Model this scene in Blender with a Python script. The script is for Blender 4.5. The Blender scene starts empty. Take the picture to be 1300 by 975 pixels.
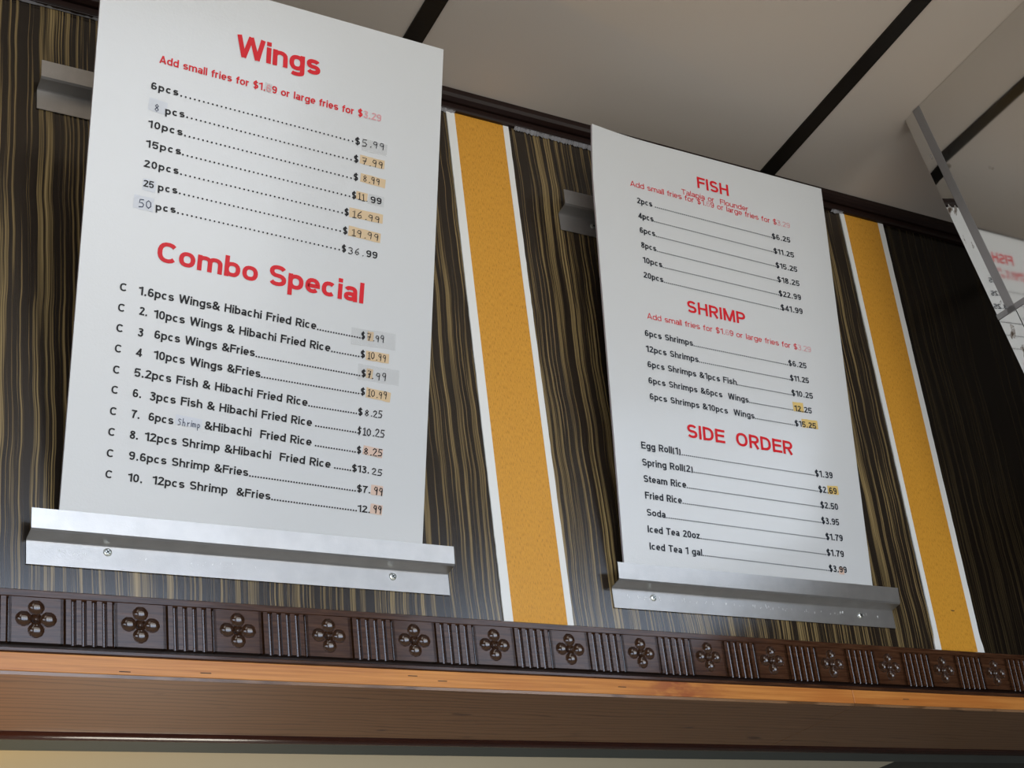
import bpy, math, random
from mathutils import Vector, Matrix

random.seed(7)
scene = bpy.context.scene
col = scene.collection

# ---------------------------------------------------------------- camera
F_PX, YAW, PITCH, ROLL = 2051.365, 0.64740, 0.40319, -0.15718
CAM = Vector((-0.59883, -2.36921, -0.87695))
def camera():
    f = Vector((math.sin(YAW)*math.cos(PITCH), math.cos(YAW)*math.cos(PITCH), math.sin(PITCH)))
    r = Vector((math.cos(YAW), -math.sin(YAW), 0))
    u = r.cross(f)
    c, s = math.cos(ROLL), math.sin(ROLL)
    r2, u2 = c*r+s*u, -s*r+c*u
    m = Matrix(((r2.x, u2.x, -f.x, CAM.x), (r2.y, u2.y, -f.y, CAM.y), (r2.z, u2.z, -f.z, CAM.z), (0, 0, 0, 1)))
    cd = bpy.data.cameras.new('camera'); co = bpy.data.objects.new('camera', cd)
    col.objects.link(co); co.matrix_world = m
    cd.sensor_width = 36; cd.lens = F_PX*36/1300
    cd.shift_x = -180.38/1300; cd.shift_y = 111.78/1300
    cd.clip_start = .05
    scene.camera = co
camera()

# ---------------------------------------------------------------- sky, light, exposure
SKY = 6.0
w = bpy.data.worlds.new('sky'); scene.world = w; w.use_nodes = True
nt = w.node_tree; nt.nodes.clear()
out = nt.nodes.new('ShaderNodeOutputWorld'); bg = nt.nodes.new('ShaderNodeBackground')
tc = nt.nodes.new('ShaderNodeTexCoord'); sp = nt.nodes.new('ShaderNodeSeparateXYZ')
cr = nt.nodes.new('ShaderNodeValToRGB'); mp = nt.nodes.new('ShaderNodeMapRange')
mp.inputs['From Min'].default_value = -1; mp.inputs['From Max'].default_value = 1
nt.links.new(tc.outputs['Generated'], sp.inputs[0]); nt.links.new(sp.outputs['Z'], mp.inputs['Value'])
nt.links.new(mp.outputs[0], cr.inputs[0]); nt.links.new(cr.outputs[0], bg.inputs[0]); nt.links.new(bg.outputs[0], out.inputs[0])
e = cr.color_ramp.elements
e[0].position = 0; e[0].color = (.30, .285, .26, 1)
e[1].position = 1; e[1].color = (.50, .68, 1.0, 1)
for p_, c_ in ((.47, (.42, .41, .38, 1)), (.51, (.95, .97, 1.0, 1)), (.62, (.66, .79, 1.0, 1))):
    k = e.new(p_); k.color = c_
bg.inputs[1].default_value = SKY
WX0, WX1, WZ0, WZ1, WY = -1.9, 1.60, -1.3, 1.50, -3.5
DX0, DX1, DZ0, DZ1 = 2.0, 3.3, -2.30, -.30      # unseen glazed opening, added further right to send low light in
def portal(WX0, WX1, WZ0, WZ1):
    ld = bpy.data.lights.new('daylight_portal', 'AREA'); ld.shape = 'RECTANGLE'
    ld.size = WX1-WX0; ld.size_y = WZ1-WZ0; ld.cycles.is_portal = True
    lo = bpy.data.objects.new('daylight_portal', ld); col.objects.link(lo)
    lo.location = ((WX0+WX1)/2, WY-.06, (WZ0+WZ1)/2); lo.rotation_euler = (math.radians(90), 0, 0)
portal(WX0, WX1, WZ0, WZ1); portal(DX0, DX1, DZ0, DZ1)
def lamp(name, loc, size, power, color, rot=(0, 0, 0)):
    ld = bpy.data.lights.new(name, 'AREA'); ld.size = size; ld.energy = power; ld.color = color
    lo = bpy.data.objects.new(name, ld); col.objects.link(lo); lo.location = loc; lo.rotation_euler = rot
    return lo
lamp('kitchen_yellow_lamp', (-.50, .14, -.80), .12, 7.0, (1, .55, .06), (math.radians(180), 0, 0))
lamp('kitchen_fill_light', (.6, 1.5, -1.3), .6, 13, (1, .93, .80), (math.radians(180), 0, 0))  # unseen fill, added to brighten the kitchen ceiling from below
vs = scene.view_settings
vs.view_transform = 'Standard'; vs.look = 'None'; vs.exposure = 0.0; vs.gamma = 1; vs.use_curve_mapping = False

# ---------------------------------------------------------------- helpers
def tag(o, label=None, cat=None, group=None, kind=None):
    if label: o['label'] = label
    if cat: o['category'] = cat
    if group: o['group'] = group
    if kind: o['kind'] = kind
    return o
def empty(name, mat=None, parent=None):
    o = bpy.data.objects.new(name, None); col.objects.link(o); o.empty_display_size = .05
    if mat is not None: o.matrix_world = mat
    if parent: o.parent = parent
    return o
class MB:
    def __init__(s): s.v = []; s.f = []
    def add(s, vs_, fs):
        n = len(s.v); s.v += [tuple(a) for a in vs_]; s.f += [tuple(n+i for i in f) for f in fs]; return s
    def box(s, x0, x1, y0, y1, z0, z1):
        return s.add([(x0,y0,z0),(x1,y0,z0),(x1,y1,z0),(x0,y1,z0),(x0,y0,z1),(x1,y0,z1),(x1,y1,z1),(x0,y1,z1)],
            [(0,3,2,1),(4,5,6,7),(0,1,5,4),(1,2,6,5),(2,3,7,6),(3,0,4,7)])
    def build(s, name, mat, parent=None, smooth=False, bevel=0, mats=None):
        me = bpy.data.meshes.new(name); me.from_pydata(s.v, [], s.f); me.update()
        for m_ in (mats or [mat]): me.materials.append(m_)
        if smooth: me.polygons.foreach_set('use_smooth', [True]*len(me.polygons))
        o = bpy.data.objects.new(name, me); col.objects.link(o)
        if parent: o.parent = parent
        if bevel:
            b = o.modifiers.new('bevel', 'BEVEL'); b.width = bevel; b.segments = 2; b.limit_method = 'ANGLE'
        return o
def extrude_x(prof, x0, x1, mb=None):
    """closed (y,z) profile swept along x"""
    mb = mb or MB(); n = len(prof)
    mb.add([(x0, y, z) for y, z in prof]+[(x1, y, z) for y, z in prof],
           [(i, (i+1) % n, n+(i+1) % n, n+i) for i in range(n)]+[tuple(range(n))[::-1], tuple(range(n, 2*n))])
    return mb
def copy(o, parent):
    c = o.copy(); col.objects.link(c); c.parent = parent
    for ch in list(o.children): copy(ch, c)
    return c

# ---------------------------------------------------------------- materials
class NT:
    def __init__(s, name):
        s.m = bpy.data.materials.new(name); s.m.use_nodes = True; s.t = s.m.node_tree
        s.b = s.t.nodes['Principled BSDF']
        s.tc = s.t.nodes.new('ShaderNodeTexCoord')
    def n(s, kind, **kw):
        x = s.t.nodes.new('ShaderNode'+kind)
        for k, v_ in kw.items(): setattr(x, k, v_)
        return x
    def l(s, a, b): s.t.links.new(a, b)
    def mapping(s, scale, rot=(0,0,0), src='Object'):
        m_ = s.n('Mapping'); s.l(s.tc.outputs[src], m_.inputs['Vector'])
        m_.inputs['Scale'].default_value = scale; m_.inputs['Rotation'].default_value = rot; return m_.outputs[0]
    def noise(s, vec, scale=1, detail=2, rough=.5, dist=0):
        x = s.n('TexNoise'); s.l(vec, x.inputs['Vector'])
        x.inputs['Scale'].default_value = scale; x.inputs['Detail'].default_value = detail
        x.inputs['Roughness'].default_value = rough; x.inputs['Distortion'].default_value = dist
        return x.outputs['Fac']
    def ramp(s, fac, stops, interp='LINEAR'):
        r = s.n('ValToRGB'); s.l(fac, r.inputs[0]); r.color_ramp.interpolation = interp
        el = r.color_ramp.elements
        el[0].position = stops[0][0]; el[0].color = c4(stops[0][1]); el[1].position = stops[-1][0]; el[1].color = c4(stops[-1][1])
        for p, c in stops[1:-1]: k = el.new(p); k.color = c4(c)
        return r.outputs[0]
    def mix(s, fac, a, b, mode='MIX'):
        x = s.n('Mix'); x.data_type = 'RGBA'; x.blend_type = mode
        for sock, v_ in ((x.inputs[0], fac), (x.inputs[6], a), (x.inputs[7], b)):
            if isinstance(v_, (int, float)): sock.default_value = v_
            elif isinstance(v_, tuple): sock.default_value = c4(v_)
            else: s.l(v_, sock)
        return x.outputs[2]
    def math(s, op, a, b=0.0):
        x = s.n('Math'); x.operation = op
        for i, v_ in enumerate((a, b)):
            if isinstance(v_, (int, float)): x.inputs[i].default_value = v_
            else: s.l(v_, x.inputs[i])
        return x.outputs[0]
    def bump(s, h, strength=.2, dist=.001):
        x = s.n('Bump'); s.l(h, x.inputs['Height']); x.inputs['Strength'].default_value = strength
        x.inputs['Distance'].default_value = dist; s.l(x.outputs[0], s.b.inputs['Normal'])
    def color(s, c):
        if isinstance(c, tuple): s.b.inputs['Base Color'].default_value = c4(c)
        else: s.l(c, s.b.inputs['Base Color'])
    def set(s, **kw):
        for k, v_ in kw.items():
            sock = s.b.inputs[k.replace('_', ' ')]
            if isinstance(v_, (int, float)): sock.default_value = v_
            else: s.l(v_, sock)
        return s
def c4(c):
    if isinstance(c, (int, float)): c = (c, c, c)
    return (*c[:3], 1)
def plain(name, c, rough=.5, metal=0, spec=.5):
    t = NT(name); t.color(c); t.set(Roughness=rough, Metallic=metal); t.b.inputs['Specular IOR Level'].default_value = spec
    return t.m
def m_laminate(dark=False):
    t = NT('shaded_zebrawood_laminate' if dark else 'zebrawood_laminate')
    wob = t.noise(t.mapping((2.6, 1, 4.5)), 1, 2)                     # slow sideways wander of the grain
    sep = t.n('SeparateXYZ'); t.l(t.tc.outputs['Object'], sep.inputs[0])
    x = t.math('ADD', sep.outputs['X'], t.math('MULTIPLY', wob, .022))
    cmb = t.n('CombineXYZ'); t.l(x, cmb.inputs['X']); t.l(t.math('MULTIPLY', sep.outputs['Z'], .006), cmb.inputs['Z'])
    v_ = cmb.outputs[0]
    band = t.noise(v_, 52, 3, .66)
    fine = t.noise(v_, 230, 2, .6)
    dens = t.noise(v_, 9, 1)
    s_ = t.math('ADD', t.math('ADD', t.math('MULTIPLY', band, .62), t.math('MULTIPLY', fine, .48)), t.math('MULTIPLY', dens, .18))
    stripes = t.ramp(s_, [(.60, (.016, .0115, .008)), (.643, (.034, .024, .014)), (.658, (.19, .135, .058)), (.76, (.31, .225, .10))])
    tone = t.ramp(t.noise(v_, 540, 1, .5), [(.44, 0), (.56, 1)])
    c = t.mix(t.math('MULTIPLY', tone, .72), stripes, (.026, .018, .012))
    if dark: c = t.mix(.88, c, (.007, .005, .0035))  # right-hand panel: the weaker light there is painted into the laminate colour
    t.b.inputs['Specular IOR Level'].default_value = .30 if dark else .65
    t.color(c); t.set(Roughness=.20); t.bump(t.noise(t.mapping((900, 900, 60)), 1, 2), .10, .0006)
    return t.m
def m_veneer():
    t = NT('honey_veneer')
    fl = t.noise(t.mapping((1150, 1, 105)), 1, 2, .6)
    big = t.noise(t.mapping((14, 1, 3)), 1, 3)
    c = t.ramp(fl, [(.34, (.34, .13, .010)), (.43, (.66, .31, .032)), (.72, (.76, .385, .055))])
    c = t.mix(t.math('MULTIPLY', big, .35), c, (.60, .26, .022))
    t.color(c); t.set(Roughness=.38); t.bump(fl, .25, .0008)
    return t.m
def m_darkwood(name='carved_dark_wood', base=(.034, .0125, .0055), hi=(.075, .030, .013), rough=.26, coat=.22):
    t = NT(name)
    g = t.noise(t.mapping((16, 160, 260)), 1, 3, .6)
    big = t.noise(t.mapping((9, 9, 9)), 1, 2)
    c = t.ramp(g, [(.35, base), (.7, hi)])
    t.color(t.mix(t.math('MULTIPLY', big, .5), c, base)); t.set(Roughness=rough); t.bump(g, .12 if coat > .5 else .25, .0006)
    t.b.inputs['Coat Weight'].default_value = coat; t.b.inputs['Coat Roughness'].default_value = .10; t.b.inputs['Specular IOR Level'].default_value = .3
    return t.m
def m_orange():
    t = NT('orange_pine_edging')
    g = t.noise(t.mapping((5, 40, 190)), 1, 4, .6, .3)
    c = t.ramp(g, [(.3, (.42, .145, .028)), (.6, (.60, .245, .055)), (.8, (.66, .29, .075))])
    sep = t.n('SeparateXYZ'); t.l(t.tc.outputs['Object'], sep.inputs[0])
    st = t.math('SUBTRACT', 1, t.math('MULTIPLY', t.math('ABSOLUTE', t.math('SUBTRACT', sep.outputs['X'], 1.155)), 7.5))
    st = t.math('MAXIMUM', st, 0)
    st = t.math('MULTIPLY', st, t.ramp(t.noise(t.mapping((22, 1, 60)), 1, 3), [(.36, 0), (.55, 1)]))
    lng = t.ramp(t.noise(t.mapping((2.2, 1, 20)), 1, 2), [(.50, 0), (.68, 1)])
    c = t.mix(t.math('MULTIPLY', lng, .55), c, (.42, .115, .018))
    c = t.mix(t.math('MULTIPLY', st, .9), c, (.26, .055, .016))
    t.color(c); t.set(Roughness=.4)
    return t.m
def m_soffit():
    t = NT('varnished_soffit_board')
    wv = t.n('TexWave'); t.l(t.mapping((.8, 4.2, 1)), wv.inputs['Vector'])
    wv.bands_direction = 'Y'; wv.inputs['Scale'].default_value = 4.2; wv.inputs['Distortion'].default_value = 11
    wv.inputs['Detail'].default_value = 3; wv.inputs['Detail Scale'].default_value = .8
    g = t.noise(t.mapping((6, 150, 1)), 1, 3)
    c = t.ramp(wv.outputs['Fac'], [(.0, (.10, .048, .020)), (.10, (.23, .125, .060)), (.9, (.27, .150, .075))])
    c = t.mix(t.math('MULTIPLY', g, .5), c, (.17, .090, .042))
    kn = t.ramp(t.noise(t.mapping((11, 30, 1)), 1, 2), [(.70, 0), (.76, 1)])
    c = t.mix(t.math('MULTIPLY', kn, .7), c, (.05, .022, .012))
    t.color(c); t.set(Roughness=.28); t.bump(g, .15, .0008)
    t.b.inputs['Coat Weight'].default_value = .4; t.b.inputs['Coat Roughness'].default_value = .25
    return t.m
def m_board():
    t = NT('laminated_white_board')
    t.color((.64, .655, .66)); t.set(Roughness=.28)
    n1 = t.noise(t.mapping((1, 1, 1)), 260, 2); n2 = t.noise(t.mapping((1, 1, 1)), 45, 2)
    t.bump(t.math('ADD', n1, t.math('MULTIPLY', n2, 2.0)), .22, .0006)
    t.b.inputs['Coat Weight'].default_value = .3; t.b.inputs['Coat Roughness'].default_value = .12
    return t.m
def m_ink(name, c, rough=.40):
    t = NT(name); t.b.inputs['Specular IOR Level'].default_value = .22; n_ = t.noise(t.mapping((1, 1, 1)), 160, 3)
    t.color(t.mix(t.math('MULTIPLY', n_, .3), c, tuple(min(1, a*1.3+.01) for a in c))); t.set(Roughness=rough)
    n1 = t.noise(t.mapping((1, 1, 1)), 260, 2); t.bump(n1, .22, .0006)
    return t.m
def m_tape():
    t = NT('clear_tape'); t.color((.56, .56, .55)); t.set(Roughness=.16); t.b.inputs['Alpha'].default_value = .16
    t.bump(t.noise(t.mapping((1, 1, 1)), 300, 2), .5, .001)
    return t.m
def m_steel():
    t = NT('galvanised_steel')
    n1 = t.noise(t.mapping((1, 1, 1)), 34, 4, .6)
    n2 = t.noise(t.mapping((1, 1, 1)), 420, 2)
    sm = t.noise(t.mapping((9, 9, 9)), 1, 3)
    c = t.ramp(n1, [(.3, (.47, .46, .445)), (.7, (.53, .515, .495))])
    t.color(c); t.set(Metallic=.85, Roughness=t.math('ADD', .31, t.math('MULTIPLY', sm, .16)))
    t.bump(n2, .22, .0006)
    return t.m
def m_paint(name, c, rough=.8, bump=.15, scale=240, speck=.0):
    t = NT(name); n_ = t.noise(t.mapping((1, 1, 1)), 3, 3); f = t.noise(t.mapping((1, 1, 1)), scale, 2)
    k = t.mix(t.math('MULTIPLY', n_, .35), c, tuple(a*.86 for a in c))
    t.color(k); t.set(Roughness=rough); t.bump(f, bump, .001)
    return t.m
def m_mirror(worn=False):
    t = NT('worn_mirror_glass' if worn else 'mirror_glass')
    if worn:
        s_ = t.noise(t.mapping((1, 30, 17)), 1, 3)
        k = t.ramp(s_, [(.60, 0), (.66, 1)])
        t.color(t.mix(k, (.80, .80, .79), (.10, .075, .055)))
        t.set(Metallic=t.math('SUBTRACT', 1, k), Roughness=t.math('ADD', .03, t.math('MULTIPLY', k, .6)))
    else:
        s_ = t.noise(t.mapping((1, 9, 9)), 1, 3)
        k = t.ramp(s_, [(.70, 0), (.74, 1)])
        t.color(t.mix(k, (.78, .78, .77), (.2, .18, .15))); t.set(Metallic=1.0, Roughness=.05)
        t.bump(t.noise(t.mapping((1, 3, 3)), 1, 1), .12, .003)
    return t.m
LAM = m_laminate(); LAM_SHADED = m_laminate(True); VENB = plain('veneer_core', (.3, .2, .1)); VEN = m_veneer(); CARVE = m_darkwood(hi=(.105, .046, .022)); HOLLOW = m_darkwood('varnished_hollow', (.030, .012, .005), (.060, .024, .010), .16, .9); ORANGE = m_orange(); SOFFIT = m_soffit()
DARK = m_darkwood('dark_stained_trim', (.012, .005, .004), (.020, .008, .005), .42, .0)
BEAD = m_darkwood('red_brown_bead', (.035, .010, .006), (.06, .018, .010), .22)
WHITE = m_paint('white_edge_paint', (.84, .85, .83), .5); CAULK = m_paint('smeared_caulk', (.35, .35, .37), .6)
BOARD = m_board(); BEDGE = plain('board_edge_foam', (.55, .53, .60), .6)
RED = m_ink('red_ink', (.66, .012, .022)); PINK = m_ink('faded_red_ink', (.68, .34, .36)); BLACK = m_ink('black_ink', (.008, .007, .009))
NAVY = m_ink('dark_blue_ink', (.006, .010, .018)); PEN = m_ink('pen_ink', (.010, .008, .012)); BLUEPEN = m_ink('blue_pen_ink', (.025, .035, .085))
TAN = plain('yellowed_paper', (.66, .49, .29), .35); PEACH = plain('peach_paper', (.68, .50, .40), .35); WPAP = plain('white_correction_paper', (.60, .63, .68), .3)
YEL = plain('yellow_highlighter', (.70, .50, .16), .35); TAPE = m_tape()
STEEL = m_steel(); SCREW = plain('zinc_screw', (.62, .64, .60), .28, .9); SLOT = plain('dark_recess', (.02, .02, .02), .7)
CEIL = m_paint('ceiling_board', (.60, .54, .475), .85, .2, 420); BATTEN = m_darkwood('black_batten', (.006, .005, .004), (.010, .008, .006), .5, 0)
BEIGE = m_paint('beige_kitchen_paint', (.55, .53, .43), .8); GREYM = m_paint('blue_grey_metal_strip', (.075, .095, .095), .30)
WALLP = m_paint('painted_wall', (.16, .14, .12), .85); FLOOR = m_paint('floor_tile', (.34, .30, .25), .5)
MIR = m_mirror(); MIRW = m_mirror(True); SEAM = plain('grey_mirror_joint', (.30, .30, .31), .35, .6)
SPECK = plain('white_residue', (.80, .80, .78), .5); STAIN = plain('dark_mark', (.03, .02, .015), .7)
CROSSB = plain('dark_kitchen_beam', (.05, .055, .05), .6)
# ---------------------------------------------------------------- structure
CSL = 0.12495; ZC = 1.19446
def cz(y): return ZC-CSL*y
X0, X1 = -2.9, 4.40
body = empty('wall_back'); tag(body, kind='structure')
MB().box(X0, X1, .004, .262, -.0835, 1.30).build('core', WALLP, body)
for a, b, mt in ((X0, .8170, LAM), (.8172, .9468, VENB), (.9470, 1.8750, LAM), (1.8752, 1.9998, VENB), (2.0, X1, LAM_SHADED)):
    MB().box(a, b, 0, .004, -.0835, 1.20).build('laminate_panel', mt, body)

# ceiling: boards with dark battens over the joints, rising towards the room
ceil_ = empty('ceiling'); tag(ceil_, kind='structure')
bat = [-.296-.954*2, -.296-.954, -.296, .6584, 1.6124, 2.566, 3.520]
edges = [X0]+[b+.0208 for b in bat]+[X1]
for i in range(len(edges)-1):
    a, b = edges[i]+.002, edges[i+1]-.002
    m_ = MB()
    ya, yb = -.002, -3.46
    m_.add([(a, ya, cz(ya)), (b, ya, cz(ya)), (b, yb, cz(yb)), (a, yb, cz(yb)), (a, ya, cz(ya)+.03), (b, ya, cz(ya)+.03), (b, yb, cz(yb)+.03), (a, yb, cz(yb)+.03)],
           [(0,1,2,3),(7,6,5,4),(0,4,5,1),(1,5,6,2),(2,6,7,3),(3,7,4,0)])
    m_.build('ceiling_board', CEIL, ceil_)
for b in bat:
    if b > X1-.05 or b < X0: continue
    m_ = MB(); ya, yb = -.028, -3.46; a, c = b, b+.0405; t_ = .004
    m_.add([(a, ya, cz(ya)-t_), (c, ya, cz(ya)-t_), (c-.004, yb, cz(yb)-t_), (a-.004, yb, cz(yb)-t_), (a, ya, cz(ya)), (c, ya, cz(ya)), (c-.004, yb, cz(yb)), (a-.004, yb, cz(yb))],
           [(0,1,2,3),(7,6,5,4),(0,4,5,1),(1,5,6,2),(2,6,7,3),(3,7,4,0)])
    m_.build('batten', BATTEN, ceil_)

# crown moulding under the ceiling
crown = empty('trim_1'); tag(crown, kind='structure')
extrude_x([(0, 1.1593), (-.009, 1.1593), (-.012, 1.163), (-.012, 1.174), (0, 1.174)], X0, X1).build('lower_fillet', DARK, crown)
extrude_x([(0, 1.1745), (-.018, 1.1745), (-.026, 1.180), (-.030, 1.186), (-.030, cz(-.03)-.0005), (0, cz(0)-.0005)], X0, X1).build('cornice', DARK, crown)
def caulk(x0, x1, n, h):
    m_ = MB(); vs_ = []
    for i in range(n+1):
        x = x0+(x1-x0)*i/n; d = h*(.35+.65*random.random()); vs_ += [(x, -.0100, 1.1600), (x, -.0018, 1.1600-d)]
    m_.add(vs_, [(2*i, 2*i+1, 2*i+3, 2*i+2) for i in range(n)])
    return m_.build('caulk_smear', CAULK, crown)
caulk(.966, 1.20, 90, .008); caulk(.79, .826, 16, .006); caulk(-.08, .12, 30, .0025); caulk(1.84, 1.875, 10, .006)

# honey strips with white painted edges
for n_, (a, b, c, d) in ((2, (.8082, .8264, .9403, .9532)), (3, (1.8692, 1.8817, 1.9911, 2.0076))):
    s_ = empty('trim_%d' % n_); tag(s_, kind='structure')
    z0, z1 = .0435, 1.1590
    MB().box(b, c, -.0022, 0, z0+.0036, z1).build('veneer_strip', VEN, s_)
    for p, q in ((a, b), (c, d)):
        m_ = MB(); N = 60; vs_ = []
        for i in range(N+1):
            z = z0+.0036+(z1-z0-.0036)*i/N; j = random.uniform(-.0008, .0008)
            if n_ == 3 and i < 2: j += .004
            p_, q_ = (p-abs(j), q) if p == a else (p, q+abs(j))
            vs_ += [(p_, -.0028, z), (q_, -.0028, z), (q_, 0, z), (p_, 0, z)]
        fs = []
        for i in range(N):
            k = 4*i; fs += [(k, k+1, k+5, k+4), (k+1, k+2, k+6, k+5), (k+3, k, k+4, k+7)]
        m_.add(vs_, fs).build('white_edge', WHITE, s_)
nick = MB().box(1.938, 1.948, -.0026, -.0020, .143, .145).build('nail_nick', STAIN, bpy.data.objects['trim_3'])

# ---------------------------------------------------------------- carved moulding
P = .155; YF = -.016; ZT, ZB = .0335, -.0375
mould = empty('trim_4'); tag(mould, kind='structure')
extrude_x([(0, .0335), (-.012, .0335), (-.0145, .0355), (-.0145, .0452), (-.012, .0470), (0, .0470)], X0, X1).build('top_rail', CARVE, mould)
extrude_x([(0, -.0545), (-.019, -.0545), (-.021, -.0525), (-.021, -.0480), (-.018, -.0462), (0, -.0462)], X0, X1).build('bottom_rail', CARVE, mould)
MB().box(X0, X1, -.0045, 0, -.0465, -.0370).build('shadow_gap_backing', DARK, mould)
FW = .0790  # flower panel width
def flower():
    nx, nz = 66, 60; R_, off, r2 = .0114, .0178, .0088
    cs_ = [(0, off), (off, 0), (0, -off), (-off, 0), (0, 0)]
    def depth(x, z):
        best, k = 0, -1
        for i, (cx, c_) in enumerate(cs_):
            r = math.hypot(x-cx, z-c_); rad = R_ if i < 4 else r2; dp = .0058 if i < 4 else .0075
            if r < rad:
                d = dp*math.sqrt(max(0, 1-(r/rad)**2))
                if d > best: best, k = d, i
        return best, k
    zc_ = (ZT+ZB)/2
    xs = [-FW/2+FW*i/nx for i in range(nx+1)]; zs = [ZB+(ZT-ZB)*j/nz for j in range(nz+1)]
    cenz = -.0005
    V = []; 
    for z in zs:
        for x in xs:
            d, k = depth(x, z-cenz); V.append((x, YF+d, z))
    groups = {-1: [], 0: [], 1: [], 2: [], 3: [], 4: []}
    for j in range(nz):
        for i in range(nx):
            cxm = (xs[i]+xs[i+1])/2; czm = (zs[j]+zs[j+1])/2
            k = depth(cxm, czm-cenz)[1]; q = j*(nx+1)+i
            groups[k].append((q, q+1, q+nx+2, q+nx+1))
    def sub(fs, name, parent, extra=None):
        used = sorted({i for f in fs for i in f}); mp_ = {o: n for n, o in enumerate(used)}
        m_ = MB().add([V[i] for i in used], [tuple(mp_[i] for i in f) for f in fs])
        if extra: m_.add(*extra)
        return m_.build(name, HOLLOW if name == 'petal' else CARVE, parent, smooth=(name == 'petal'))
    h = FW/2
    pan = sub(groups[-1], 'flower_panel', mould, ([(-h, YF, ZB), (h, YF, ZB), (h, 0, ZB), (-h, 0, ZB), (-h, YF, ZT), (h, YF, ZT), (h, 0, ZT), (-h, 0, ZT)], [(0, 3, 2, 1), (4, 5, 6, 7)]))
    for k in range(4): sub(groups[k], 'petal', pan)
    c_ = sub(groups[4], 'petal', pan); c_.name = 'centre_hollow'
    # domed boss standing in the centre hollow
    m_ = MB(); N, M_ = 14, 5; rb = .0048; V2 = [(0, YF-.0002, cenz)]
    for j in range(1, M_+1):
        a = j/M_*math.pi/2
        for i in range(N):
            b_ = 2*math.pi*i/N; V2.append((rb*math.sin(a)*math.cos(b_), YF+.0060-.0062*math.cos(a), cenz+rb*math.sin(a)*math.sin(b_)))
    F2 = [(0, 1+(i+1) % N, 1+i) for i in range(N)]
    for j in range(M_-1):
        for i in range(N):
            a, b_ = 1+j*N+i, 1+j*N+(i+1) % N; F2.append((a, b_, b_+N, a+N))
    m_.add(V2, F2).build('boss', HOLLOW, pan, smooth=True)
    return pan
def flute_panel():
    w_ = P-FW; sp_ = .01535; r = .0040; half = w_/2
    cs_ = [(-2.5+i)*sp_ for i in range(6)]
    pan = MB(); flats = []; x = -half
    for c in cs_: flats.append((x, c-r)); x = c+r
    flats.append((x, half))
    for a, b in flats:
        pan.add([(a, YF, ZB), (b, YF, ZB), (b, YF, ZT), (a, YF, ZT), (a, 0, ZB), (b, 0, ZB)], [(0, 1, 2, 3), (0, 4, 5, 1)])
    arcs = []
    for c in cs_:
        pts = [(c-r*math.cos(math.pi*i/10), YF+.0062*math.sin(math.pi*i/10)) for i in range(11)]
        arcs.append(pts)
        pan.add([(px, py, ZB) for px, py in pts]+[(c+r, 0, ZB), (c-r, 0, ZB)], [tuple(range(13))])
    po = pan.build('flute_panel', CARVE, mould)
    for pts in arcs:
        z0 = ZB
        V = [(px, py, z0) for px, py in pts]+[(px, py, ZT) for px, py in pts]
        MB().add(V, [(i, i+1, 12+i, 11+i) for i in range(10)]).build('flute', HOLLOW, po, smooth=True)
    return po
fl = flower(); fp = flute_panel(); fp.location.x = P/2
for k in range(-3, 28):
    if k != 0 and k*P+FW/2 < X1: c = copy(fl, mould); c.location.x = k*P
    if k != 0 and (k+.5)*P+(P-FW)/2 < X1: c = copy(fp, mould); c.location.x = (k+.5)*P

# ---------------------------------------------------------------- edging, soffit, bead
ed = empty('trim_5'); tag(ed, kind='structure')
seams = [X0, 1.585, X1]
for a, b in zip(seams, seams[1:]):
    MB().box(a+.0003, b-.0003, -.020, 0, -.0835, -.0548).build('edging_board', ORANGE, ed, bevel=.0012)
for x, z in ((.245, -.076), (.60, -.066), (.655, -.073), (1.02, -.070), (1.72, -.071), (.12, -.079)):
    MB().box(x, x+.017, -.0206, -.0198, z, z+.0012).build('staple', STAIN, ed)
sf = empty('trim_6'); tag(sf, kind='structure')
MB().box(X0, 1.585, -.0195, .262, -.0890, -.0838).build('soffit_board', SOFFIT, sf)
MB().box(1.5862, X1, -.0195, .262, -.0890, -.0838).build('soffit_board', SOFFIT, sf)
n = 12
prof = [(.286+.022*math.cos(2*math.pi*i/n), -.0850+.010*math.sin(2*math.pi*i/n)) for i in range(n)]
extrude_x(prof, X0, X1).build('bead', BEAD, sf, smooth=True)
gs = MB().box(X0, X1, .308, .378, -.088, -.070).build('trim_7', GREYM); tag(gs, kind='structure')

# kitchen beyond the opening
kc = MB().box(X0, 2.06, .378, 2.6, -.083, -.05).build('trim_8', BEIGE); tag(kc, kind='structure')
kd = MB().box(2.06, X1, .378, 2.6, -.078, -.05).build('trim_9', CROSSB); tag(kd, kind='structure')
FZ = -2.35
for nm, bx, mt in (('wall_kitchen', (X0, X1, 2.6, 2.66, FZ, 0), WALLP), ('wall_left', (X0-.06, X0, -3.5, 2.66, FZ, 1.75), WALLP), ('wall_right', (X1, X1+.06, -3.5, 2.66, FZ, 1.75), WALLP),
                   ('floor', (X0-.06, X1+.06, -3.56, 2.66, FZ-.06, FZ), FLOOR)):
    tag(MB().box(*bx).build(nm, mt), kind='structure')
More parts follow.
